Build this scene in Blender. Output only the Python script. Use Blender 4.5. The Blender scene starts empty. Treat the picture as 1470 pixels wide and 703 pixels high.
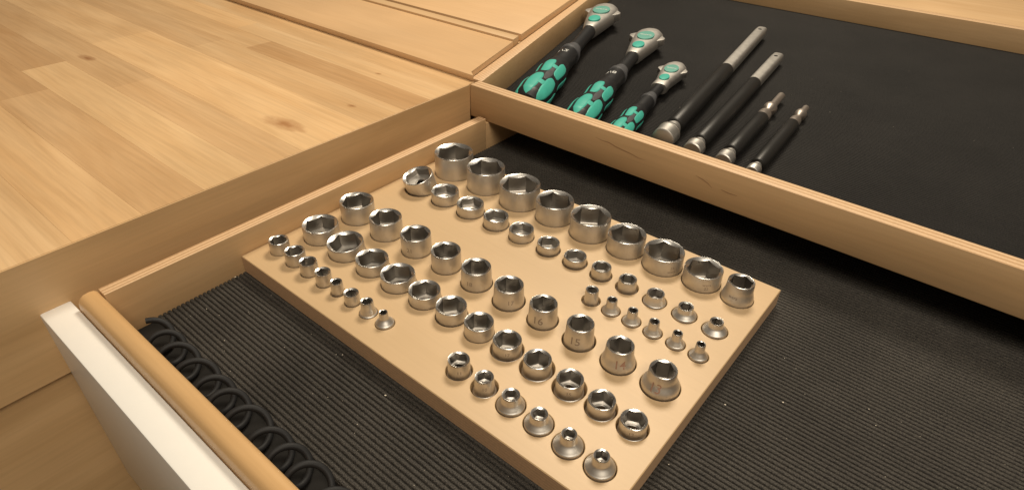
import bpy, bmesh, math, random
from mathutils import Vector, Matrix
from mathutils.geometry import delaunay_2d_cdt
random.seed(11)
R = math.radians
MM = 0.001
scene = bpy.context.scene
C = scene.collection

# ------------------------------------------------------------------ camera
cam_data = bpy.data.cameras.new('camera')
cam = bpy.data.objects.new('camera', cam_data)
C.objects.link(cam)
YAW, PITCH, ROLL = R(129.026), R(35.264), R(1.1445)
f = Vector((math.cos(PITCH)*math.cos(YAW), math.cos(PITCH)*math.sin(YAW), -math.sin(PITCH)))
r = Vector((math.sin(YAW), -math.cos(YAW), 0.0))
u = r.cross(f)
r2 = math.cos(ROLL)*r + math.sin(ROLL)*u
u2 = -math.sin(ROLL)*r + math.cos(ROLL)*u
m = Matrix((r2, u2, -f)).transposed().to_4x4()
m.translation = Vector((225.36, -271.05, 266.84))*MM
cam.matrix_world = m
cam_data.sensor_width = 36.0
cam_data.lens = 889.78/1470.0*36.0
cam_data.clip_start = 0.01
cam_data.clip_end = 50.0
scene.camera = cam
scene.view_settings.view_transform = 'Standard'
scene.view_settings.look = 'None'
scene.view_settings.exposure = 0.0
scene.view_settings.gamma = 1.0

# ------------------------------------------------------------------ light
world = bpy.data.worlds.new('World')
scene.world = world
world.use_nodes = True
bg = world.node_tree.nodes['Background']
bg.inputs['Color'].default_value = (1.0, 0.84, 0.66, 1)
bg.inputs['Strength'].default_value = 0.10

def area(name, loc, target, sx, sy, power, col):
    l = bpy.data.lights.new(name, 'AREA')
    l.shape = 'RECTANGLE'; l.size = sx; l.size_y = sy
    l.energy = power; l.color = col
    o = bpy.data.objects.new(name, l); C.objects.link(o)
    o.location = loc
    o.rotation_euler = (Vector(target)-Vector(loc)).to_track_quat('-Z', 'Y').to_euler()
    return o
area('ceiling_lamp', (-0.35, 0.95, 1.50), (0.0, 0.05, 0.0), 0.55, 0.40, 27.0, (1.0, 0.875, 0.69))
area('fill_light', (0.95, -0.50, 1.35), (0.0, 0.0, 0.0), 0.80, 0.60, 13.5, (1.0, 0.88, 0.71))  # added fill light, brightens the worktop face and drawer walls
area('rim_highlight_light', (0.22, -0.33, 1.70), (0.0, 0.0, 0.0), 0.55, 0.40, 8.0, (1.0, 0.89, 0.73))  # extra light added so the socket rim chamfers catch a highlight

# ------------------------------------------------------------------ materials
def nodes(name):
    mt = bpy.data.materials.new(name); mt.use_nodes = True
    nt = mt.node_tree; return mt, nt, nt.nodes['Principled BSDF']
def link(nt, a, b): nt.links.new(a, b)
def mapping(nt, scale, rot=(0,0,0), coord='Object'):
    tc = nt.nodes.new('ShaderNodeTexCoord'); mp = nt.nodes.new('ShaderNodeMapping')
    mp.inputs['Scale'].default_value = scale; mp.inputs['Rotation'].default_value = rot
    link(nt, tc.outputs[coord], mp.inputs['Vector']); return mp
def noise(nt, vec, scale, detail=4, rough=.55, dist=0.0):
    n = nt.nodes.new('ShaderNodeTexNoise'); n.inputs['Scale'].default_value = scale
    n.inputs['Detail'].default_value = detail; n.inputs['Roughness'].default_value = rough
    n.inputs['Distortion'].default_value = dist
    link(nt, vec, n.inputs['Vector']); return n
def ramp(nt, fac, stops):
    r_ = nt.nodes.new('ShaderNodeValToRGB'); e = r_.color_ramp.elements
    while len(e) < len(stops): e.new(.5)
    for i, (p, c) in enumerate(stops):
        e[i].position = p; e[i].color = (c, c, c, 1) if isinstance(c, (int, float)) else (*c, 1)
    link(nt, fac, r_.inputs['Fac']); return r_
def mix(nt, a, b, fac, mode='MIX'):
    n = nt.nodes.new('ShaderNodeMix'); n.data_type = 'RGBA'; n.blend_type = mode
    def put(v, s):
        if isinstance(v, (tuple, list)): n.inputs[s].default_value = (*v, 1)
        else: link(nt, v, n.inputs[s])
    put(a, 6); put(b, 7)
    if isinstance(fac, (int, float)): n.inputs[0].default_value = fac
    else: link(nt, fac, n.inputs[0])
    return n.outputs[2]
def bump(nt, bsdf, h, strength, dist):
    b = nt.nodes.new('ShaderNodeBump'); b.inputs['Strength'].default_value = strength
    b.inputs['Distance'].default_value = dist
    link(nt, h, b.inputs['Height']); link(nt, b.outputs['Normal'], bsdf.inputs['Normal'])

def wood(name, light, dark, grain='x', fine=1.0, rough=.42, figure=.5, tint=False, blotch=.12, knots=(), pores=.45):
    """birch / beech: long soft figure, fine pores along the grain, a little blotching"""
    mt, nt, b = nodes(name)
    g = {'x': (2.2, 22, 22), 'y': (22, 2.2, 22), 'z': (22, 22, 2.2)}[grain]
    p = {'x': (14, 420, 420), 'y': (420, 14, 420), 'z': (420, 420, 14)}[grain]
    fig = noise(nt, mapping(nt, g).outputs[0], 1.0, 5, .55, 1.6)
    por = noise(nt, mapping(nt, p).outputs[0], fine, 3, .6)
    blo = noise(nt, mapping(nt, (7, 7, 7)).outputs[0], 1.0, 2, .5)
    f1 = ramp(nt, fig.outputs['Fac'], [(.34, 0.0), (.66, 1.0)])
    c = mix(nt, light, dark, f1.outputs[0])
    if figure < 1: c = mix(nt, light, c, figure)
    f2 = ramp(nt, por.outputs['Fac'], [(.35, .86), (.6, 1.0)])
    c = mix(nt, c, f2.outputs[0], pores, 'MULTIPLY')
    f3 = ramp(nt, blo.outputs['Fac'], [(.3, 1-blotch), (.7, 1.0)])
    c = mix(nt, c, f3.outputs[0], 1.0, 'MULTIPLY')
    for (kx, ky, ka, kb) in knots:
        mp = nt.nodes.new('ShaderNodeMapping'); tc = nt.nodes.new('ShaderNodeTexCoord')
        mp.vector_type = 'TEXTURE'; mp.inputs['Location'].default_value = (kx*MM, ky*MM, .046)
        mp.inputs['Scale'].default_value = (ka*MM, kb*MM, .05); mp.inputs['Rotation'].default_value = (0, 0, .12)
        link(nt, tc.outputs['Object'], mp.inputs['Vector'])
        wob = noise(nt, mapping(nt, (55, 130, 55)).outputs[0], 1.0, 4)
        ln = nt.nodes.new('ShaderNodeVectorMath'); ln.operation = 'LENGTH'; link(nt, mp.outputs[0], ln.inputs[0])
        ad = nt.nodes.new('ShaderNodeMath'); ad.operation = 'MULTIPLY_ADD'; ad.inputs[1].default_value = 1.1
        link(nt, wob.outputs['Fac'], ad.inputs[0]); link(nt, ln.outputs['Value'], ad.inputs[2])
        kf = ramp(nt, ad.outputs[0], [(.70, .85), (.95, .45), (1.0, 0.0)])
        kf.color_ramp.interpolation = 'EASE'
        dv = nt.nodes.new('ShaderNodeMath'); dv.operation = 'MULTIPLY'; dv.inputs[1].default_value = .62
        link(nt, ad.outputs[0], dv.inputs[0]); link(nt, dv.outputs[0], kf.inputs['Fac'])
        kf.color_ramp.elements[0].position = .45; kf.color_ramp.elements[1].position = .72; kf.color_ramp.elements[2].position = 1.0
        c = mix(nt, c, (.33, .15, .055), kf.outputs[0])
    if tint:
        oi = nt.nodes.new('ShaderNodeObjectInfo')
        c = mix(nt, c, oi.outputs['Color'], 1.0, 'MULTIPLY')
    link(nt, c, b.inputs['Base Color'])
    b.inputs['Roughness'].default_value = rough
    bump(nt, b, por.outputs['Fac'], .12, .0004)
    return mt

def ply_edge(name, light, dark, pitch, axis='z', rough=.55):
    """cut edge of plywood: thin light and dark layers stacked along an axis"""
    mt, nt, b = nodes(name)
    mp = mapping(nt, (1, 1, 1))
    sp = nt.nodes.new('ShaderNodeSeparateXYZ'); link(nt, mp.outputs[0], sp.inputs[0])
    mu = nt.nodes.new('ShaderNodeMath'); mu.operation = 'MULTIPLY'; mu.inputs[1].default_value = 2*math.pi/(pitch*MM)
    link(nt, sp.outputs['XYZ'.index(axis.upper())], mu.inputs[0])
    nz = noise(nt, mapping(nt, (60, 60, 60)).outputs[0], 1.0, 3)
    ad = nt.nodes.new('ShaderNodeMath'); ad.operation = 'MULTIPLY_ADD'; ad.inputs[1].default_value = 1.2
    link(nt, nz.outputs['Fac'], ad.inputs[0]); link(nt, mu.outputs[0], ad.inputs[2])
    si = nt.nodes.new('ShaderNodeMath'); si.operation = 'SINE'; link(nt, ad.outputs[0], si.inputs[0])
    rr = ramp(nt, si.outputs[0], [(.0, 0.0), (.55, 1.0)])
    c = mix(nt, dark, light, rr.outputs[0])
    fn = noise(nt, mapping(nt, (900, 900, 900)).outputs[0], 1.0, 2)
    c = mix(nt, c, ramp(nt, fn.outputs['Fac'], [(.35, .75), (.6, 1.0)]).outputs[0], .5, 'MULTIPLY')
    link(nt, c, b.inputs['Base Color']); b.inputs['Roughness'].default_value = rough
    return mt

LIGHT = (.67, .425, .225); DARK = (.52, .30, .14)
M = {}
M['tray'] = wood('tray_birch', (.565, .395, .222), (.51, .348, .182), 'x', 1.0, .45, .35, blotch=.08, pores=.18)
M['tray_edge'] = ply_edge('tray_edge_ply', (.62, .42, .26), (.56, .37, .22), 2.2)
M['work'] = wood('worktop_beech', (.76, .52, .285), (.61, .375, .175), 'x', 1.0, .36, .75, tint=True,
                 pores=.8, knots=((-228, -19, 26, 10), (-217, 43, 7, 3), (-262, 112, 5, 2.4), (-520, -60, 16, 6)))
M['work_edge'] = wood('worktop_edge_beech', (.68, .45, .23), (.55, .34, .155), 'y', 1.0, .42, .8)
M['panel'] = wood('pale_panel_birch', (.72, .47, .25), (.66, .41, .20), 'x', 1.0, .38, .4)
M['divider'] = wood('drawer_birch_x', (.64, .425, .225), (.55, .345, .165), 'x', 1.0, .45, .7)
M['side'] = wood('drawer_birch_y', (.64, .425, .225), (.55, .345, .165), 'y', 1.0, .45, .7)
M['ply_x'] = ply_edge('ply_edge_along_x', (.72, .50, .30), (.54, .34, .18), 4.4, 'y')
M['ply_y'] = ply_edge('ply_edge_along_y', (.72, .50, .30), (.54, .34, .18), 3.1, 'x')
M['rail'] = wood('front_rail_beech', (.66, .42, .20), (.52, .30, .12), 'x', 1.0, .28, .6)

def metal(name, col, rough, streak=0.09):
    mt, nt, b = nodes(name)
    b.inputs['Metallic'].default_value = 1.0
    n = noise(nt, mapping(nt, (150, 150, 150)).outputs[0], 1.0, 5, .65)
    link(nt, mix(nt, tuple(c*.88 for c in col), col, ramp(nt, n.outputs['Fac'], [(.3, 0.0), (.7, 1.0)]).outputs[0]), b.inputs['Base Color'])
    m2 = nt.nodes.new('ShaderNodeMapRange'); m2.inputs['To Min'].default_value = rough-streak; m2.inputs['To Max'].default_value = rough+streak
    link(nt, n.outputs['Fac'], m2.inputs['Value']); link(nt, m2.outputs[0], b.inputs['Roughness'])
    fn = noise(nt, mapping(nt, (2500, 2500, 2500)).outputs[0], 1.0, 2)
    bump(nt, b, fn.outputs['Fac'], .08, .00008)
    return mt
M['satin'] = metal('satin_chrome', (.69, .66, .615), .47)
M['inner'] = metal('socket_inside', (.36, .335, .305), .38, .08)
M['bright'] = metal('bright_chrome', (.80, .78, .75), .27)
M['dull_steel'] = metal('cast_steel', (.60, .575, .54), .48, .05)
M['brown_steel'] = metal('browned_steel', (.52, .46, .41), .45, .05)

def plain(name, col, rough=.5, spec=.5, bumpy=0, bscale=400, var=.15):
    mt, nt, b = nodes(name)
    n = noise(nt, mapping(nt, (90, 90, 90)).outputs[0], 1.0, 4)
    link(nt, mix(nt, tuple(c*(1-var) for c in col), tuple(min(1, c*(1+var)) for c in col), n.outputs['Fac']), b.inputs['Base Color'])
    b.inputs['Roughness'].default_value = rough; b.inputs['Specular IOR Level'].default_value = spec
    if bumpy:
        fn = noise(nt, mapping(nt, (bscale,)*3).outputs[0], 1.0, 3)
        bump(nt, b, fn.outputs['Fac'], bumpy, .0004)
    return mt
M['mark'] = plain('etched_mark', (.28, .22, .17), .6)
M['red_mark'] = plain('faded_red_mark', (.33, .19, .13), .6)
M['white_print'] = plain('white_print', (.62, .62, .60), .5)
M['grip'] = plain('black_grip', (.012, .012, .013), .45, .4)
M['grip_grey'] = plain('grey_plastic', (.075, .075, .08), .45)
M['teal'] = plain('teal_rubber', (.055, .40, .32), .5, .4)
M['sleeve'] = plain('black_sleeve', (.014, .013, .012), .42, .4, .2, 900)
M['white_front'] = plain('white_lacquer', (.82, .80, .76), .35, .5, 0, 400, .02)
M['dark_board'] = plain('dark_base_board', (.012, .011, .010), .8, .2)
M['dark_slot'] = plain('dark_slot', (.05, .014, .008), .7, .2)
M['floor'] = plain('room_floor', (.30, .26, .21), .6, .4, .2, 60, .2)
M['cable'] = plain('black_cable', (.012, .012, .013), .6, .3)
M['dust'] = plain('dust', (.62, .56, .46), .9, .2)
M['knot'] = plain('wood_knot', (.30, .13, .05), .5)
def mat_rubber(name, lo, hi):
    mt, nt, b = nodes(name)
    sp = noise(nt, mapping(nt, (1500, 1500, 1500)).outputs[0], 1.0, 3, .7)
    bl = noise(nt, mapping(nt, (14, 14, 14)).outputs[0], 1.0, 4, .6)
    c = mix(nt, lo, hi, ramp(nt, sp.outputs['Fac'], [(.38, 0.0), (.72, 1.0)]).outputs[0])
    c = mix(nt, c, ramp(nt, bl.outputs['Fac'], [(.3, .6), (.7, 1.0)]).outputs[0], 1.0, 'MULTIPLY')
    link(nt, c, b.inputs['Base Color']); b.inputs['Roughness'].default_value = .7
    b.inputs['Specular IOR Level'].default_value = .25
    bump(nt, b, sp.outputs['Fac'], .5, .0004)
    return mt
M['rubber'] = mat_rubber('ribbed_rubber', (.016, .0145, .0135), (.125, .112, .095))
M['rubber_clean'] = mat_rubber('ribbed_rubber_clean', (.006, .0055, .005), (.034, .030, .027))

# ------------------------------------------------------------------ helpers
def tag(o, label=None, cat=None, group=None, kind=None):
    if label: o['label'] = label
    if cat: o['category'] = cat
    if group: o['group'] = group
    if kind: o['kind'] = kind
    return o
def empty(name, loc=(0, 0, 0), rz=0.0):
    o = bpy.data.objects.new(name, None); C.objects.link(o)
    o.empty_display_size = .01
    o.location = Vector(loc)*MM; o.rotation_euler = (0, 0, rz); return o
def link_mesh(name, me, mats, parent=None, loc=(0, 0, 0), sharp=35):
    if not isinstance(mats, (list, tuple)): mats = [mats]
    if not me.materials:
        for q in mats: me.materials.append(q)
    o = bpy.data.objects.new(name, me); C.objects.link(o)
    o.location = Vector(loc)*MM
    if parent: o.parent = parent
    return o
def finish(bm, name, mats, parent=None, loc=(0, 0, 0), sharp=35, smooth=True):
    """bmesh in millimetres -> one linked object in metres"""
    bmesh.ops.scale(bm, vec=(MM, MM, MM), verts=bm.verts)
    me = bpy.data.meshes.new(name); bm.to_mesh(me); bm.free()
    if smooth:
        me.polygons.foreach_set('use_smooth', [True]*len(me.polygons))
        me.set_sharp_from_angle(angle=R(sharp))
    return link_mesh(name, me, mats, parent, loc)
def box_bm(x0, x1, y0, y1, z0, z1, bev=0.0, bm=None):
    return prism_bm([(x0, y0), (x1, y0), (x1, y1), (x0, y1)], z0, z1, bev, bm)
def prism_bm(poly, z0, z1, bev=0.0, bm=None):
    new = bm or bmesh.new(); t = bmesh.new()
    a = [t.verts.new((x, y, z0)) for x, y in poly]; b = [t.verts.new((x, y, z1)) for x, y in poly]
    n = len(poly)
    t.faces.new(a[::-1]); t.faces.new(b)
    for i in range(n): t.faces.new((a[i], a[(i+1) % n], b[(i+1) % n], b[i]))
    if bev: bmesh.ops.bevel(t, geom=t.edges[:], offset=bev, segments=2, affect='EDGES', profile=.5)
    bmesh.ops.recalc_face_normals(t, faces=t.faces)
    me = bpy.data.meshes.new('tmp'); t.to_mesh(me); t.free(); new.from_mesh(me); bpy.data.meshes.remove(me)
    return new
def set_mat(bm, test, idx):
    bm.normal_update()
    for fc in bm.faces:
        if test(fc): fc.material_index = idx
def rings_bm(rings, cap0=True, cap1=True, matidx=None, bm=None):
    bm = bm or bmesh.new(); vs = [[bm.verts.new(p) for p in rg] for rg in rings]
    n = len(rings[0])
    for k in range(len(vs)-1):
        for i in range(n):
            fc = bm.faces.new((vs[k][i], vs[k][(i+1) % n], vs[k+1][(i+1) % n], vs[k+1][i]))
            if matidx: fc.material_index = matidx[k]
    if cap0: bm.faces.new(vs[0][::-1])
    if cap1: bm.faces.new(vs[-1])
    return bm
def lathe(prof, n=32, flat=None, bm=None, idx=None):
    """profile of (s, r) swept about the x axis; flat squashes z"""
    fz = flat or (lambda s: 1.0)
    rings = [[(s, -rr*math.cos(2*math.pi*i/n), rr*math.sin(2*math.pi*i/n)*fz(s)) for i in range(n)] for s, rr in prof]
    b = rings_bm(rings, True, True, idx, bm)
    bmesh.ops.recalc_face_normals(b, faces=b.faces); return b
def tube_bm(pts, rad, n=10, bm=None):
    rings = []; up = Vector((0, 0, 1)); pts = [Vector(p) for p in pts]
    for i, p in enumerate(pts):
        d = (pts[min(i+1, len(pts)-1)]-pts[max(i-1, 0)]).normalized()
        if i == 0: a = d.orthogonal().normalized()
        else: a = (a-d*a.dot(d)).normalized()
        c = d.cross(a)
        rings.append([tuple(p+rad*(math.cos(2*math.pi*k/n)*a+math.sin(2*math.pi*k/n)*c)) for k in range(n)])
    return rings_bm(rings, True, True, None, bm)
def text_mesh(body, size):
    cu = bpy.data.curves.new('lettering', 'FONT'); cu.body = body; cu.size = size
    cu.align_x = 'CENTER'; cu.align_y = 'CENTER'; cu.resolution_u = 3; cu.offset = size*.008
    o = bpy.data.objects.new('lettering', cu); C.objects.link(o)
    dg = bpy.context.evaluated_depsgraph_get(); dg.update()
    me = bpy.data.meshes.new_from_object(o.evaluated_get(dg))
    bpy.data.objects.remove(o); bpy.data.curves.remove(cu)
    bm = bmesh.new(); bm.from_mesh(me); bpy.data.meshes.remove(me)
    bmesh.ops.triangulate(bm, faces=bm.faces)
    for _ in range(1):
        bmesh.ops.subdivide_edges(bm, edges=bm.edges[:], cuts=1)
    return bm

# ------------------------------------------------------------------ the setting
fl = finish(box_bm(-4000, 4000, -4000, 4000, -720, -700), 'floor', M['floor'], smooth=False)
tag(fl, kind='structure')

# lower drawer -------------------------------------------------------------
dr = tag(empty('drawer', (-151, -203, -17)), 'open lower birch drawer with black ribbed liner holding the socket tray', 'drawer')
def dpart(bm, name, mats, root, **k):
    o = finish(bm, name, mats, None, **k); o.parent = root
    o.matrix_parent_inverse = Matrix.Translation(-root.location) if root.rotation_euler.z == 0 else Matrix()
    return o
b = prism_bm([(-160.2, -203), (-151, -203), (-151, 149), (-160.2, 149)], -19, 18.2, .5)
set_mat(b, lambda fc: fc.normal.z > .7, 1)
box_bm(-160.2, -151, 149.3, 420, -19, 13.2, .3, b)
side = dpart(b, 'side_panel', [M['side'], M['ply_y']], dr)
b = box_bm(360, 369.2, -203, 420, -19, 13.2, .4); set_mat(b, lambda fc: fc.normal.z > .7, 1)
dpart(b, 'side_panel', [M['side'], M['ply_y']], dr)
dpart(box_bm(-150.9, 359.9, -202.9, 410, -19, -17), 'bottom_panel', M['dark_board'], dr)
dpart(box_bm(-150.9, 359.9, 410.2, 420, -19, 12, .3), 'back_panel', M['side'], dr)
# front rail with rounded top
prof = [(-203.2, -19), (-203.2, 14.8), (-203.8, 16.8), (-205.4, 18.2), (-208, 18.8), (-211.5, 18.4), (-214.2, 16.6), (-215.6, 13.6), (-216, 10), (-216, -19)]
b = bmesh.new()
A_ = [b.verts.new((-160.2, y, z)) for y, z in prof]; B_ = [b.verts.new((369.2, y, z)) for y, z in prof]
for i in range(len(prof)):
    j = (i+1) % len(prof); b.faces.new((A_[i], A_[j], B_[j], B_[i]))
b.faces.new(A_[::-1]); b.faces.new(B_); bmesh.ops.recalc_face_normals(b, faces=b.faces)
dpart(b, 'front_panel', M['rail'], dr, sharp=50)
dpart(box_bm(-176, 385, -234, -216.3, -150, 9.5, 1.2), 'front_face', M['white_front'], dr)

# worktop ---------------------------------------------------------------
wt = tag(empty('worktop', (-175, 160, 46)), 'glued beech worktop with a knot and darker staves left of the drawers', 'worktop')
bounds = [159.3, 129, 99.5, 68, 27, -38, -78, -118, -160, -202, -246, -290, -335, -380, -430, -480, -540, -600]
tones = [(1, .97, .93), (1, 1, 1), (.80, .73, .66), (.97, .94, .9), (1.08, 1.05, 1.0), (.92, .88, .84), (1.04, 1.03, 1.0), (.88, .83, .78)]
rs = random.Random(4)
for i in range(len(bounds)-1):
    y1, y0 = bounds[i], bounds[i+1]
    x = -175.2; first = True
    while x > -1500:
        L = rs.uniform(260, 520) if not first else [420, 330, 255, 300, 390, 240, 350, 280][i % 8]
        xe = max(x-L, -1500)
        o = finish(box_bm(xe+.08, x-(0 if first else .08), y0+.03, y1-.03, 20, 46-rs.uniform(0, .05), .09), 'plank', M['work'], smooth=False)
        o.parent = wt; o.matrix_parent_inverse = Matrix.Translation(-wt.location)
        t = tones[i % 8] if first else rs.choice(tones)
        k = rs.uniform(.96, 1.04); o.color = (t[0]*k, t[1]*k, t[2]*k, 1)
        x = xe; first = False
b = box_bm(-205, -175.1, -600, 151.8, -40, 19.9, 0); 
ed = finish(b, 'edge_board', M['work_edge'], smooth=False); ed.parent = wt; ed.matrix_parent_inverse = Matrix.Translation(-wt.location)
b = box_bm(-175.1, -174.0, -600, 151.6, -40, 45.8, .2)
ed = finish(b, 'edge_band', M['work_edge'], smooth=False); ed.parent = wt; ed.matrix_parent_inverse = Matrix.Translation(-wt.location)
# pale raised panel beside the upper drawer
def on_outer(y): return -185.9-.2951*(y-169.9)
def on_inner(y): return -171.3-.3030*(y-167.4)
pp = tag(empty('raised_panel', (-175.6, 159.6, 46)), 'pale raised birch board beyond the worktop step, left of upper drawer', 'board')
def ppart(bm, name, mats, **k):
    o = finish(bm, name, mats, **k); o.parent = pp; o.matrix_parent_inverse = Matrix.Translation(-pp.location); return o
ppart(prism_bm([(-1500, 159.6), (-176.2, 159.6), (on_outer(166)-.6, 166), (on_outer(166)-.6-.2951*102, 268), (-1500, 268)], 46.2, 52.3, .35), 'board', M['panel'])
ppart(prism_bm([(-1500, 268.3), (on_outer(268.3)-.7, 268.3), (on_outer(283)-.7, 283), (-1500, 283)], 46.2, 54.6, .5), 'frame_rail', M['divider'])
ppart(prism_bm([(-1500, 283.3), (on_outer(283.3)-10, 283.3), (on_outer(290)-10, 290), (-1500, 290)], 46.2, 47.6), 'slot', M['dark_slot'])
ppart(prism_bm([(-1500, 290.3), (on_outer(290.3)-.7, 290.3), (on_outer(900)-.7, 900), (-1500, 900)], 46.2, 54.4, .5), 'far_board', M['panel'])
ppart(prism_bm([(-1500, 159.5), (-184.5, 159.5), (on_outer(166)-.7, 166), (on_outer(900)-.7, 900), (-1500, 900)], 20, 46.0), 'base_board', M['divider'])

# cabinet side below the worktop
cb = tag(empty('cabinet', (-178, 0, -700)), 'wooden cabinet side carrying the worktop, left of the open drawer', 'cabinet')
o = finish(box_bm(-1500, -178, -600, 900, -700, -40.2, .5), 'side_panel', M['work_edge'], smooth=False); o.parent = cb; o.matrix_parent_inverse = Matrix.Translation(-cb.location)

# upper drawer ------------------------------------------------------------
ud = tag(empty('drawer', (-175, 152, 14)), 'upper birch drawer with layered plywood rim holding ratchets and extension bars', 'drawer')
b = box_bm(-174.0, 420, 152.1, 165.4, 14, 46, .5); set_mat(b, lambda fc: fc.normal.z > .7, 1)
dpart(b, 'front_panel', [M['divider'], M['ply_x']], ud)
b = prism_bm([(on_outer(165.7), 165.7), (on_inner(165.7), 165.7), (on_inner(760), 760), (on_outer(760), 760)], 14, 46, .5)
set_mat(b, lambda fc: fc.normal.z > .7, 1)
dpart(b, 'side_panel', [M['side'], M['ply_y']], ud)
dpart(prism_bm([(on_inner(165.8)+.2, 165.8), (420, 165.8), (420, 760), (on_inner(760)+.2, 760)], 14, 15.5), 'bottom_panel', M['dark_board'], ud)
b = box_bm(-365, 420, 760.3, 772, 14, 46, .5); set_mat(b, lambda fc: fc.normal.z > .7, 1)
dpart(b, 'back_panel', [M['divider'], M['ply_x']], ud)
cc = tag(empty('cabinet', (30, 780, -700)), 'wooden cabinet top behind the upper drawer', 'cabinet')
o = finish(box_bm(-380, 1500, 774, 1700, -30, 46, 1), 'top_board', M['divider']); o.parent = cc; o.matrix_parent_inverse = Matrix.Translation(-cc.location)
# grain flecks on the divider face: long thin dark mineral streaks
def streak(pts, w, y=151.98):
    bm = bmesh.new(); n = len(pts); top = []; bot = []
    for i, (x, z) in enumerate(pts):
        ww = w*math.sin(math.pi*(i+.35)/(n-.3))
        top.append(bm.verts.new((x, y, z+ww/2))); bot.append(bm.verts.new((x, y, z-ww/2)))
    for i in range(n-1): bm.faces.new((bot[i], bot[i+1], top[i+1], top[i]))
    o = finish(bm, 'mineral_streak', M['streak'], smooth=False); o.parent = ud; o.matrix_parent_inverse = Matrix.Translation(-ud.location)
M['streak'] = plain('mineral_streak', (.36, .20, .095), .6)
streak([(-28, 36.5), (-21, 35.6), (-14, 35.8), (-7, 34.2), (0, 33.4), (8, 32.6), (15, 31.2), (22, 31.6)], .8)
streak([(66, 33.5), (72, 32.2), (77, 30.4), (81, 27.8)], .8)
streak([(88, 29.2), (94, 28.4), (101, 28.6)], .8)

# ribbed liners -----------------------------------------------------------
def ribbed(poly_x, y0, y1, ztop, thick, pitch, name, label, mt='rubber'):
    """rubber sheet whose top carries ribs along x; poly_x(y) gives (x0, x1)"""
    bm = bmesh.new(); rows_ = []
    shape = [(0.00, -1.5), (.10, -1.5), (.17, -.45), (.30, -.07), (.52, 0.0), (.74, -.07), (.87, -.45), (.94, -1.5)]
    y = y0
    while y < y1:
        for s, dz in shape:
            yy = y+s*pitch; xa, xb = poly_x(yy)
            rows_.append((yy, ztop+dz, xa, xb))
        y += pitch
    nseg = 14
    grid = []
    for yy, zz, xa, xb in rows_:
        grid.append([bm.verts.new((xa+(xb-xa)*k/nseg, yy+.35*math.sin((xa+(xb-xa)*k/nseg)*.013), zz)) for k in range(nseg+1)])
    for i in range(len(grid)-1):
        for k in range(nseg): bm.faces.new((grid[i][k], grid[i][k+1], grid[i+1][k+1], grid[i+1][k]))
    # skirt down to the base
    def skirt(line):
        low = [bm.verts.new((v.co.x, v.co.y, ztop-thick)) for v in line]
        for i in range(len(line)-1): bm.faces.new((line[i], line[i+1], low[i+1], low[i]))
    skirt(grid[0]); skirt(grid[-1]); skirt([g[0] for g in grid]); skirt([g[-1] for g in grid])
    bmesh.ops.recalc_face_normals(bm, faces=bm.faces)
    o = finish(bm, name, M[mt], sharp=60)
    return tag(o, label, 'liner')
ribbed(lambda y: (-150.6, 359.5), -180.5, 408, -14.0, 3.0, 3.1, 'ribbed_mat', 'dusty black ribbed rubber liner in the lower drawer under the socket tray')
ribbed(lambda y: (on_inner(y)+.6, 419), 166.2, 759, 17.4, 1.9, 3.1, 'ribbed_mat', 'black ribbed rubber liner in the upper drawer under the ratchets', 'rubber_clean')

# dust on the lower liner
bm = bmesh.new(); rd = random.Random(5)
for i in range(170):
    x, y = rd.uniform(-150, 330), rd.uniform(-179, -118) if rd.random() < .6 else rd.uniform(-118, 60)
    if y > -116 and x < 162: x = rd.uniform(164, 330)
    s = rd.choice([.12, .16, .2, .26, .5]) * rd.uniform(.7, 1.2)
    mtx = Matrix.Translation((x, y, -14+s*.4)) @ Matrix.Rotation(rd.uniform(0, 3), 4, Vector((rd.random(), rd.random(), 1)).normalized()) @ Matrix.Diagonal((s*rd.uniform(.8, 1.8), s, s*.6, 1))
    bmesh.ops.create_icosphere(bm, subdivisions=1, radius=.8, matrix=mtx)
tag(finish(bm, 'dust', M['dust']), 'pale specks of dust and crumbs scattered over the ribbed liner', 'dust', kind='stuff')

bm = bmesh.new()
for i in range(60):
    y = rd.uniform(175, 640); x = rd.uniform(on_inner(y)+10, 400); s = rd.uniform(.1, .32)
    mtx = Matrix.Translation((x, y, 17.4+s*.4)) @ Matrix.Rotation(rd.uniform(0, 3), 4, Vector((rd.random(), rd.random(), 1)).normalized()) @ Matrix.Diagonal((s*1.5, s, s*.6, 1))
    bmesh.ops.create_icosphere(bm, subdivisions=1, radius=.8, matrix=mtx)
tag(finish(bm, 'dust', M['dust']), 'few pale specks of dust on the upper drawer liner', 'dust', kind='stuff')

# coiled cable in the gap by the front rail ------------------------------------
pts = []; x0 = -132; turns = 13; pit = 18.5
for i in range(turns*28+1):
    t = 2*math.pi*i/28
    pts.append((x0+pit*t/(2*math.pi)+2.2*math.sin(t*.29+1)-4.6*math.cos(t), -191.6+9.0*math.sin(t)+.4*math.sin(t*.37), -7.8+6.4*math.cos(t)))
cbm = tube_bm(pts, 1.9, 12)
tag(finish(cbm, 'coiled_cable', M['cable'], sharp=60), 'loops of black coiled cable in the gap behind the front rail', 'cable')

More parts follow.
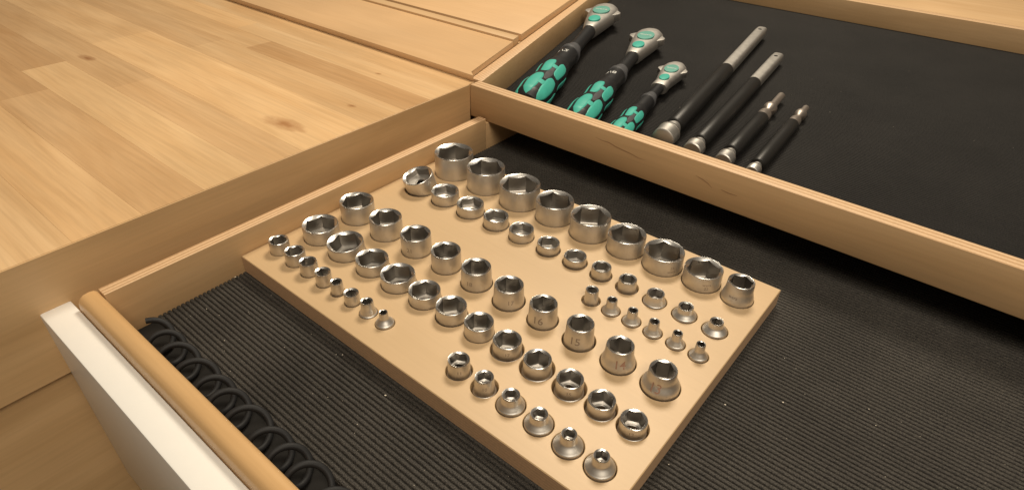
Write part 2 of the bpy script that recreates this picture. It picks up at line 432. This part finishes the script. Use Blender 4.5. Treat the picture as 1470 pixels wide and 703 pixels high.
# ------------------------------------------------------------------ the tray
SOCKETS = [
    ('A', 1, -122.6, 75.0, 16.94, 16.88, 20.3),
    ('A', 2, -84.9, 74.6, 16.11, 16.09, 19.1),
    ('A', 3, -47.4, 74.2, 16.67, 16.67, 17.2),
    ('A', 4, -11.7, 73.9, 14.95, 14.98, 16.1),
    ('A', 5, 21.9, 74.0, 15.38, 15.41, 15.8),
    ('A', 6, 54.1, 74.0, 14.02, 14.05, 13.4),
    ('A', 7, 84.6, 74.1, 14.16, 14.18, 12.8),
    ('A', 8, 114.5, 74.8, 13.05, 13.15, 11.7),
    ('A', 9, 140.9, 74.0, 8.72, 10.61, 14.4),
    ('B', 1, -123.5, 35.2, 13.03, 13.03, 14.3),
    ('B', 2, -95.1, 35.7, 11.34, 11.30, 9.2),
    ('B', 3, -66.9, 35.6, 10.90, 10.86, 8.4),
    ('B', 4, -39.5, 35.4, 9.81, 9.79, 8.3),
    ('B', 5, -13.8, 35.1, 9.38, 9.68, 7.7),
    ('B', 6, 11.8, 34.9, 8.24, 9.04, 7.1),
    ('B', 7, 35.6, 35.2, 8.12, 9.01, 6.2),
    ('B', 8, 57.9, 35.0, 6.82, 7.79, 7.6),
    ('B', 9, 78.9, 35.2, 6.14, 7.81, 7.4),
    ('B', 10, 100.4, 34.8, 5.85, 7.62, 6.9),
    ('B', 11, 121.9, 35.2, 4.97, 7.72, 7.4),
    ('B', 12, 143.2, 34.5, 4.34, 7.62, 7.6),
    ('C', 1, 67.9, 7.7, 4.41, 5.72, 9.4),
    ('C', 2, 83.5, 7.5, 3.45, 5.71, 9.7),
    ('C', 3, 98.9, 7.4, 3.33, 5.70, 9.5),
    ('C', 4, 114.4, 7.1, 3.36, 5.61, 9.5),
    ('C', 5, 130.1, 7.3, 3.08, 5.53, 9.3),
    ('C', 6, 145.3, 7.1, 2.88, 5.60, 9.8),
    ('D', 1, -128.5, -27.7, 13.14, 13.10, 15.2),
    ('D', 2, -94.3, -28.1, 12.24, 12.22, 14.7),
    ('D', 3, -61.2, -28.3, 11.04, 11.03, 14.9),
    ('D', 4, -31.0, -28.0, 10.55, 10.53, 14.1),
    ('D', 5, -2.1, -28.1, 10.15, 10.96, 14.1),
    ('D', 6, 26.6, -28.2, 9.67, 11.06, 13.9),
    ('D', 7, 55.0, -28.4, 8.87, 10.16, 13.9),
    ('D', 8, 83.2, -28.6, 8.42, 10.38, 14.2),
    ('D', 9, 111.3, -28.7, 8.19, 10.68, 14.0),
    ('D', 10, 139.3, -28.8, 7.92, 10.95, 13.3),
    ('E', 1, -127.8, -62.8, 13.25, 13.20, 11.3),
    ('E', 2, -97.3, -63.3, 13.08, 13.06, 9.7),
    ('E', 3, -68.6, -63.4, 11.50, 11.49, 8.8),
    ('E', 4, -42.0, -63.2, 11.80, 11.78, 8.7),
    ('E', 5, -15.9, -63.4, 10.59, 10.59, 8.6),
    ('E', 6, 8.6, -63.5, 10.06, 10.06, 9.0),
    ('E', 7, 32.4, -63.6, 9.27, 9.28, 9.5),
    ('E', 8, 54.8, -63.3, 8.76, 10.14, 8.3),
    ('E', 9, 77.9, -63.6, 8.32, 10.36, 7.7),
    ('E', 10, 101.0, -63.8, 7.81, 9.81, 7.8),
    ('E', 11, 122.4, -64.2, 7.67, 9.06, 6.9),
    ('E', 12, 142.3, -64.2, 7.32, 8.62, 6.5),
    ('F', 1, -135.1, -93.8, 7.34, 6.83, 9.5),
    ('F', 2, -115.0, -94.2, 7.14, 7.06, 9.7),
    ('F', 3, -97.4, -95.4, 6.08, 6.08, 9.7),
    ('F', 4, -80.0, -96.0, 5.37, 5.40, 10.0),
    ('F', 5, -65.1, -96.3, 4.00, 4.65, 9.3),
    ('F', 6, -49.8, -96.2, 4.87, 5.03, 8.2),
    ('F', 7, -34.0, -96.2, 4.02, 5.75, 9.8),
    ('F', 8, -18.4, -95.9, 2.78, 5.94, 9.2),
    ('G', 1, 44.7, -94.5, 6.47, 7.75, 9.0),
    ('G', 2, 64.3, -94.4, 5.48, 7.80, 8.4),
    ('G', 3, 83.7, -94.6, 5.18, 7.88, 8.2),
    ('G', 4, 103.0, -94.7, 4.82, 7.84, 8.1),
    ('G', 5, 122.9, -95.8, 4.19, 7.99, 9.4),
    ('G', 6, 142.4, -95.9, 4.23, 7.86, 9.1),
]
TX0, TX1, TY0, TY1, TH = -150.4, 160.6, -116.2, 102.2, 13.8
DEPTH = 10.0
def slack(row, i):
    # share of the pocket's extra width that the socket's own base fills
    if row == 'E' and i >= 7: return .40
    if row == 'D' and 5 <= i <= 8: return .60
    if row == 'D' and i == 9: return .82
    if row == 'G' and i <= 2: return .60
    if row == 'B' and 5 <= i <= 9: return .60
    return 1.0
def tray():
    bm = bmesh.new()
    NB = 40; holes = []
    e = .5
    outer = [(TX0+e, TY0+e), (TX1-e, TY0+e), (TX1-e, TY1-e), (TX0+e, TY1-e)]
    verts = [Vector(p) for p in outer]; edges = [(0, 1), (1, 2), (2, 3), (3, 0)]
    for (row, i, x, y, rt, rb, h) in SOCKETS:
        hr = rb+.75 if row in 'BCG' or (row in 'DE' and i > 5) else rb+.45
        if slack(row, i) < 1: hr = rb+.30
        st = len(verts); c = .28
        for k in range(NB):
            a = 2*math.pi*k/NB; verts.append(Vector((x+(hr+c)*math.cos(a), y+(hr+c)*math.sin(a)))); edges.append((st+k, st+(k+1) % NB))
        holes.append((x, y, hr, st))
    vo, eo, fo, ov, oe, of = delaunay_2d_cdt(verts, edges, [], 0, 1e-5)
    bv = [bm.verts.new((v.x, v.y, 0)) for v in vo]
    m_ = {}
    for j, ol in enumerate(ov):
        for q in ol: m_[q] = j
    for fc in fo:
        cx = sum(vo[q].x for q in fc)/3; cy = sum(vo[q].y for q in fc)/3
        if any((cx-hx)**2+(cy-hy)**2 < (hr+.28)**2*.985 for hx, hy, hr, st in holes): continue
        bm.faces.new([bv[q] for q in fc])
    for hx, hy, hr, st in holes:
        r0 = [bv[m_[st+k]] for k in range(NB)]
        def ringv(rr, z): return [bm.verts.new((hx+rr*math.cos(2*math.pi*k/NB), hy+rr*math.sin(2*math.pi*k/NB), z)) for k in range(NB)]
        r1 = ringv(hr, -.28); r2_ = ringv(hr, -DEPTH)
        for A, B in ((r0, r1), (r1, r2_)):
            for k in range(NB): bm.faces.new((A[k], A[(k+1) % NB], B[(k+1) % NB], B[k]))
        bm.faces.new(r2_)
    top = [bv[m_[k]] for k in range(4)]
    c1 = [bm.verts.new((x, y, -e)) for x, y in ((TX0, TY0), (TX1, TY0), (TX1, TY1), (TX0, TY1))]
    c2 = [bm.verts.new((v.co.x, v.co.y, -TH)) for v in c1]
    for k in range(4):
        j = (k+1) % 4
        bm.faces.new((top[k], top[j], c1[j], c1[k]))
        fc = bm.faces.new((c1[k], c1[j], c2[j], c2[k])); fc.material_index = 1
    bm.faces.new(c2)
    bmesh.ops.recalc_face_normals(bm, faces=bm.faces)
    return finish(bm, 'socket_tray', [M['tray'], M['tray_edge']], sharp=30)
tag(tray(), 'pale birch board with drilled pockets holding rows of steel sockets', 'tray')

# ------------------------------------------------------------------ sockets
ROWD = {
 'A': ('large', 'wall', "row along the tray's far edge", 'sockets in the row along the far edge'),
 'B': ('low', 'wall', 'second row from the far edge', 'sockets in the second row from the far edge'),
 'C': ('tiny flared', 'left', 'short row at right', 'flared sockets in the short row at the right'),
 'D': ('tall', 'wall', 'middle row of ten', 'tall sockets in the middle row'),
 'E': ('wide low', 'wall', 'row before the middle row', 'sockets in the row in front of the middle row'),
 'F': ('small', 'wall', 'left front row of eight', 'small sockets at the left front edge'),
 'G': ('flared', 'left', 'front row of six', 'flared sockets at the right front edge'),
}
ORD = ['', 'first', 'second', 'third', 'fourth', 'fifth', 'sixth', 'seventh', 'eighth', 'ninth', 'tenth', 'eleventh', 'twelfth']
MARK = {('D', 5): '18', ('D', 6): '17', ('D', 7): '16', ('D', 8): '15', ('D', 9): '14', ('D', 10): '13', ('E', 12): '12',
        ('G', 1): '11', ('G', 2): '10', ('A', 7): '24\nwera', ('A', 8): 'wera\n22', ('A', 9): 'wera', ('E', 8): '17', ('D', 3): '21', ('E', 10): '15'}
PH = {('D', 7): -.35, ('D', 8): -.28, ('D', 5): -.5, ('D', 6): .12, ('D', 9): .15, ('D', 10): -.25, ('A', 7): .55, ('A', 8): .35, ('A', 9): -.25, ('D', 3): -.5}
NS = 72
rk = random.Random(21)
for (row, i, x, y, rt, rb, h) in SOCKETS:
    if (row, i) == ('B', 1): h = 10.5
    rb = rt+(rb-rt)*slack(row, i) if slack(row, i) < 1 else rb
    flared = rb > rt+.45
    if not flared and row not in 'D': rb = rt = (rt+rb)/2
    big = rt > 11
    rc = rt*.905-.25 if rt > 6.6 else rt*.87
    if row in 'BCFG' and rt < 5.6: rc = rt*.79
    rot = rk.uniform(0, math.pi/3)
    ap = rc*.866
    def hexr(a): 
        t = (a-rot) % (math.pi/3)-math.pi/6
        return min(ap/math.cos(t), rc*.992)
    # outer profile
    P = [(rb-.7, -DEPTH+.3), (rb, -DEPTH+.9)]
    if flared:
        z1 = min(h*.14, 1.3) if rb-rt > 2.2 else h*.06
        if rb-rt < 1.6: z1 = -2.0
        tall = row == 'D' or (row == 'A')
        z2 = h*(.62 if tall else (.52 if rb-rt > 2.2 else .55))
        P.append((rb, z1-.8))
        if not tall: P += [(rb-.12, z1-.45), (rb-.42, z1-.12)]; 
        rs0 = rb if tall else rb-.6
        for k in range(9):
            t = k/8; s = t*t*(3-2*t)
            if not tall: s = 1-(1-t)**1.7*(1+.75*t)
            P.append((rs0+(rt*1.0+ (0.25 if tall else .1)-rs0)*s, z1+(z2-z1)*t))
    else:
        P.append((rb, h*.35))
    rl = .42 if rt > 7 else .22
    P += [(rt, h-.55), (rt-.3*rl, h-.22), (rt-rl, h)]
    cut = len(P)-3
    lip = rt-rl-.08
    slope = .66 if rt > 7 else .5
    fl_ = {'A': h-15, 'B': h-7.0, 'C': h-7, 'D': h-12.5, 'E': h-(11.5 if i < 10 else 8.5), 'F': h-7.5, 'G': h-6.0}[row]
    fl_ = max(fl_, -DEPTH+2)
    sq = {'A': 6.35, 'B': 3.0 if i < 4 else 2.8, 'C': 2.0, 'D': 5.6, 'E': 4.76, 'F': 2.4, 'G': 3.0}[row]
    sq = min(sq, ap*.55)
    def ring(fr, fz): return [(fr(a)*math.cos(a), fr(a)*math.sin(a), fz(a)) for a in [rot+2*math.pi*k/NS for k in range(NS)]]
    rings = [ring(lambda a, q=q: q[0], lambda a, q=q: q[1]) for q in P]
    mi = [0]*(len(P)-1)
    for k in range(cut-0, len(P)-1): mi[k] = 1
    rings.append(ring(lambda a: lip, lambda a: h-.02)); mi.append(1)
    rings.append(ring(lambda a: hexr(a), lambda a: h-.05-max(0, lip-hexr(a))*slope)); mi.append(1)
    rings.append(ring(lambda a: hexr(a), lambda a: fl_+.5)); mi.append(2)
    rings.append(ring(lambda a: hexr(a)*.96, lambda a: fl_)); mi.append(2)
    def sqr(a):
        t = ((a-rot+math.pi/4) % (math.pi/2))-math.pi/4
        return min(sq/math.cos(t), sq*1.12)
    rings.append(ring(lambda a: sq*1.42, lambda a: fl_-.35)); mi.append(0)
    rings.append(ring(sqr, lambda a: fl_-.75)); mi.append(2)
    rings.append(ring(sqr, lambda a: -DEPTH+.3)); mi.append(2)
    rings.append(rings[0])
    mi.append(0)
    bm = rings_bm(rings, False, False, mi)
    bmesh.ops.remove_doubles(bm, verts=bm.verts, dist=1e-4)
    bmesh.ops.recalc_face_normals(bm, faces=bm.faces)
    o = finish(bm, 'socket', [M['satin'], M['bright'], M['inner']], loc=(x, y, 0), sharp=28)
    if (row, i) == ('B', 1):
        # leans out of its pocket towards the open corner of the tray
        o.rotation_euler = Matrix.Rotation(R(15), 3, Vector((-.30, -.95, 0)).cross(Vector((0, 0, 1))).normalized()*-1).to_euler()
        o.location.z += .0035
    elif (row, i) == ('E', 2):
        o.rotation_euler = Matrix.Rotation(R(4), 3, Vector((1, 0, 0))).to_euler()
    else:
        o.rotation_euler = (R(rk.uniform(-.5, .5)), R(rk.uniform(-.5, .5)), 0)
    size, base, place, grp = ROWD[row]
    mk = MARK.get((row, i))
    look = size
    if row == 'A' and i == 9: look = 'flared large'
    if row == 'B' and i == 1: look = 'leaning low'
    if row == 'B' and i > 8: look = 'small flared'
    if row == 'D' and i > 5: look = 'tall flared'
    if row == 'E' and i > 7: look = 'low'
    if row == 'F' and i in (5, 7, 8): look = 'small flared'
    if row == 'D' and mk and i > 4: lab = 'tall steel socket marked %s, %s from left in the middle row' % (mk, ORD[i])
    else: lab = '%s steel socket, %s from left in the %s' % (look, ORD[i], place)
    tag(o, lab, 'socket', grp)
    if mk:
        big_t = row == 'D'
        tb = text_mesh(mk, 7.4 if (big_t and i >= 7) else (4.6 if big_t else (3.0 if row == 'A' else 3.2)))
        # wrap round the wall, facing the open front of the drawer
        va = math.atan2(-271-y, 225-x)+PH.get((row, i), 0.0)
        zc = {'D': h*.42, 'A': h*.42, 'E': h*.42, 'G': h*.45}[row]
        def rad_at(z):
            q = [p for p in P[1:]]
            for (r0_, z0_), (r1_, z1_) in zip(q, q[1:]):
                if z0_ <= z <= z1_ and z1_ > z0_: return r0_+(r1_-r0_)*(z-z0_)/(z1_-z0_)
            return rb
        for v in tb.verts:
            z = zc+v.co.y; rr = rad_at(z)+.05; a = va+v.co.x/rr
            v.co = Vector((rr*math.cos(a), rr*math.sin(a), z))
        t = finish(tb, 'size_mark', M['red_mark'] if (row, i) in (('D', 9), ('D', 10)) else M['mark'], parent=o, smooth=False)

# ------------------------------------------------------------------ ratchets
def frame_for(root, x, y, z, ax, ay):
    root.location = Vector((x, y, z))*MM
    root.rotation_euler = (0, 0, math.atan2(ay, ax))
def interp(prof, s):
    for (a, ra), (b_, rb_) in zip(prof, prof[1:]):
        if a <= s <= b_:
            t = (s-a)/(b_-a); t = t*t*(3-2*t); return ra+(rb_-ra)*t
    return prof[-1][1]
def smooth_prof(prof, step=2.0):
    out = []; s = prof[0][0]
    while s < prof[-1][0]: out.append((s, interp(prof, s))); s += step
    out.append(prof[-1]); return out
def handle(root, k, roll, L_neck, mark):
    """grip along +x, butt at x=0; k scales; returns x where the neck ends"""
    prof = [(0, 0.5), (1, 9.0), (4, 12.5), (12, 15.8), (30, 17.0), (54, 15.6), (66, 14.2), (84, 15.4), (102, 13.8), (120, 11.6), (134, 11.6), (158, 11.2)]
    prof = [(s*k, q*k) for s, q in prof]
    sp = smooth_prof(prof, 2.5*k)
    finish(lathe(sp, 48), 'grip', M['grip'], root)
    def patch(s0, s1, phi, half, m, lift=.55, name='grip_pad', pw=3.2):
        bm = bmesh.new(); ns, na = 18, 8; g = []
        for a in range(ns+1):
            s = (s0+(s1-s0)*a/ns)*k; t = abs(2*a/ns-1)
            w = half*max(0.0, 1-t**pw)**.5; row_ = []
            for c in range(-na, na+1):
                ph = phi+R(w)*c/na; e = max(t, abs(c)/na)
                rr = interp(prof, s)+(lift if e < .86 else (lift*.55 if e < .99 else -.25))*k
                row_.append(bm.verts.new((s, -rr*math.sin(ph), rr*math.cos(ph))))
            g.append(row_)
        for a in range(ns):
            for c in range(2*na):
                bm.faces.new((g[a][c], g[a+1][c], g[a+1][c+1], g[a][c+1]))
        bmesh.ops.remove_doubles(bm, verts=bm.verts, dist=.02)
        bmesh.ops.recalc_face_normals(bm, faces=bm.faces)
        finish(bm, name, M[m], root, sharp=70)
    for j in range(6):
        ph = roll+j*math.pi/3
        patch(3, 52, ph, 24, 'teal')
        patch(58, 98, ph, 22, 'teal')
    for j in range(3):
        ph = roll+math.pi/6+j*2*math.pi/3
        patch(36, 76, ph, 15, 'grip_grey', .3, 'inlay', 1.3)
        patch(23, 32, ph, 14, 'teal', .4, 'pad_bridge', 6)
        patch(74, 81, ph, 14, 'teal', .4, 'pad_bridge', 6)
    # bridge between paired pads
    x1 = 158*k
    pr = [(x1-2*k, 11.0*k), (x1, 12.4*k), (x1+5*k, 12.0*k), (x1+14*k, 9.2*k), (x1+20*k, 9.0*k)]
    finish(lathe([(pr[0][0], 1.0)]+pr+[(pr[-1][0], 1.0)], 32), 'collar', M['grip_grey'], root)
    nk = [(x1+20*k, 8.2*k), (x1+20*k+L_neck*.5, 7.6*k), (x1+20*k+L_neck, 8.4*k)]
    finish(lathe([(nk[0][0], 1)]+nk+[(nk[-1][0], 1)], 28), 'neck', M['grip'], root)
    if mark:
        tb = text_mesh(mark, 11*k)
        for v in tb.verts:
            s = 139*k + v.co.y*-1.0; ph0 = .25
            rr = interp(prof, s)+.12; ph = ph0 - v.co.x/rr
            v.co = Vector((s, -rr*math.sin(-ph), rr*math.cos(ph)))
        finish(tb, 'size_mark', M['white_print'], root, smooth=False)
    return x1+20*k+L_neck
def ratchet_head(root, x0, L, W, k):
    """flattened pear shaped head with side ears, button and disc on top"""
    n = 40; rings = []
    secs = [(0, 8.0, 7.5), (3, 9.0, 8.2), (L*.2, W*.31, 8.6), (L*.42, W*.40, 9.2), (L*.62, W*.47, 10), (L*.76, W*.50, 10.2), (L*.88, W*.45, 10), (L*.96, W*.33, 9), (L, W*.12, 7)]
    for s, w, hh in secs:
        hh *= k
        rings.append([(x0+s, w*math.copysign(abs(math.cos(2*math.pi*i/n))**.8, math.cos(2*math.pi*i/n)), hh*math.copysign(abs(math.sin(2*math.pi*i/n))**.75, math.sin(2*math.pi*i/n))) for i in range(n)])
    bm = rings_bm(rings); bmesh.ops.recalc_face_normals(bm, faces=bm.faces)
    finish(bm, 'head', M['dull_steel'], root, sharp=60)
    for sgn in (-1, 1):                                    # side ears of the direction switch
        b = prism_bm([(x0+L*.55, sgn*W*.36), (x0+L*.66, sgn*W*.60), (x0+L*.72, sgn*W*.60), (x0+L*.84, sgn*W*.38)], -2*k, 6*k, .8*k)
        finish(b, 'ear', M['dull_steel'], root)
    b = lathe([(0, .3), (.01, 1), (1.6*k, .96), (2.2*k, .8), (2.3*k, .02)], 28)   # button
    for v in b.verts: v.co = Vector((x0+L*.24+v.co.z*L*.125, v.co.y*W*.19, 8.0*k+v.co.x))
    finish(b, 'release_button', M['teal'], root)
    b = lathe([(0, .3), (.01, 1), (1.2*k, .98), (1.5*k, .86), (1.55*k, .02)], 32)
    for v in b.verts: v.co = Vector((x0+L*.60+v.co.z*L*.17, v.co.y*W*.28, 9.2*k+v.co.x))
    dsc = finish(b, 'top_disc', M['teal_pale'], root)
    tb = text_mesh('wera', 7*k)
    for v in tb.verts: v.co = Vector((x0+L*.60+v.co.y, -v.co.x, 9.2*k+1.62*k))
    finish(tb, 'disc_lettering', M['white_print'], root, smooth=False)
    b = lathe([(0, .02), (.01, 5*k), (8*k, 5*k), (8.4*k, .02)], 4)
    for v in b.verts: v.co = Vector((x0+L*.62+v.co.z, v.co.y, -8*k-v.co.x*.6))
    finish(b, 'square_drive', M['bright'], root)
M['teal_pale'] = plain('teal_pale', (.13, .36, .30), .45)
tools = [
 ('ratchet', (-118.5, 169, 17.4+17.2), (-.345, .939), 1.00, R(-4), 78, '1/2', (112, 40, 1.15), 'large ratchet with black and teal grip next to the upper drawer side'),
 ('ratchet', (-60.5, 167.5, 17.4+15.0), (-.275, .961), .88, R(-4), 50, '3/8', (100, 36, 1.0), 'medium ratchet with teal grip and silver head between the other two'),
 ('ratchet', (-20.5, 168, 17.4+11.2), (-.215, .977), .66, R(-4), 28, None, (76, 27, .78), 'smallest ratchet with teal grip, its whole silver head in view'),
]
for nm, loc, ax, k, roll, ln, mark, (hL, hW, hk), lab in tools:
    t = empty(nm); frame_for(t, *loc, *ax)
    tag(t, lab, 'ratchet', 'ratchets in the upper drawer')
    xe = handle(t, k, roll, ln, mark)
    ratchet_head(t, xe-2, hL, hW, hk)

# ------------------------------------------------------------------ extension bars
def ext_bar(loc, far, rs_, rbar, s_end, s_sleeve0, rcol, lab, kind):
    t = empty('extension_bar'); d = Vector((far[0]-loc[0], far[1]-loc[1])); L = d.length
    frame_for(t, loc[0], loc[1], 17.4+max(rcol, rs_), d.x, d.y)
    tag(t, lab, 'extension bar', 'extension bars in the upper drawer')
    c = rcol; q = s_sleeve0
    pr = [(0, .5), (.2, c*.9), (1, c), (q*.42, c), (q*.46, c*1.02), (q*.50, c*.97), (q*.62, c*.70), (q*.70, c*.66), (q*.84, c*.70), (q*.93, c*.60), (q, c*.5)]
    finish(lathe(pr, 36), 'socket_end', M['dull_steel'], t, sharp=40)
    finish(lathe([(q*.47, c*.9), (q*.475, c*1.045), (q*.515, c*1.045), (q*.52, c*.9)], 36), 'ring', M['bright'], t)
    sl = [(q-1, 1), (q-.8, rs_*.85), (q+1, rs_), (q+(s_end-q)*.3, rs_*1.02), (q+(s_end-q)*.7, rs_), (s_end-1, rs_), (s_end, rs_*.9), (s_end+.1, 1)]
    finish(lathe(sl, 36), 'sleeve', M['sleeve'], t, sharp=40)
    if kind == 'bar':
        b = bmesh.new(); Lb = L-s_end
        n = 24
        secs = [(s_end-1, 1.0), (s_end+Lb*.5, 1.0), (L-12, 1.0), (L-10, .97), (L-1, .93), (L, .80)]
        rings = []
        for s, kx in secs:
            sqn = .55
            rings.append([(s, rbar*kx*math.copysign(abs(math.cos(2*math.pi*i/n))**sqn, math.cos(2*math.pi*i/n)), rbar*kx*.9*math.copysign(abs(math.sin(2*math.pi*i/n))**sqn, math.sin(2*math.pi*i/n))) for i in range(n)])
        b = rings_bm(rings, True, True, None, b); bmesh.ops.recalc_face_normals(b, faces=b.faces)
        finish(b, 'shaft', M['dull_steel'], t, sharp=40)
        h_ = lathe([(0, .1), (.01, rbar*.34), (.5, rbar*.34), (.52, .1)], 20)
        for v in h_.verts: v.co = Vector((L-16+v.co.z, v.co.y, rbar*.9-.35+v.co.x))
        finish(h_, 'detent_hole', M['dark_board'], t)
    else:
        pr = [(s_end-1, 1), (s_end-.5, rbar), (s_end+12, rbar), (s_end+15, rbar*.62), (s_end+21, rbar*.62), (s_end+25, rbar*1.02), (s_end+31, rbar*1.05), (s_end+36, rbar*.75), (s_end+38, rbar*.6), (L-2, rbar*.6), (L-1, rbar*.5), (L, .5)]
        finish(lathe(pr, 28), 'shaft', M['brown_steel'], t, sharp=40)
ext_bar((10, 203), (-51.5, 590), 8.3, 7.0, 213, 35, 10.2, 'longest extension bar, silver stepped end and thick black sleeve, beside the ratchets', 'bar')
ext_bar((38.5, 203), (2.5, 505), 7.6, 6.6, 198, 24, 8.2, 'second extension bar with black sleeve and flat grey shaft end', 'bar')
ext_bar((66.5, 204), (50, 388), 7.2, 6.4, 112, 24, 7.4, 'third extension bar with black sleeve and brownish wobble end', 'wobble')
ext_bar((92, 204), (80, 375), 6.4, 5.4, 120, 18, 5.6, 'shortest thin extension bar with black sleeve, nearest the right', 'wobble')
for o in [o for o in C.objects if o.name == 'lettering']: bpy.data.objects.remove(o)
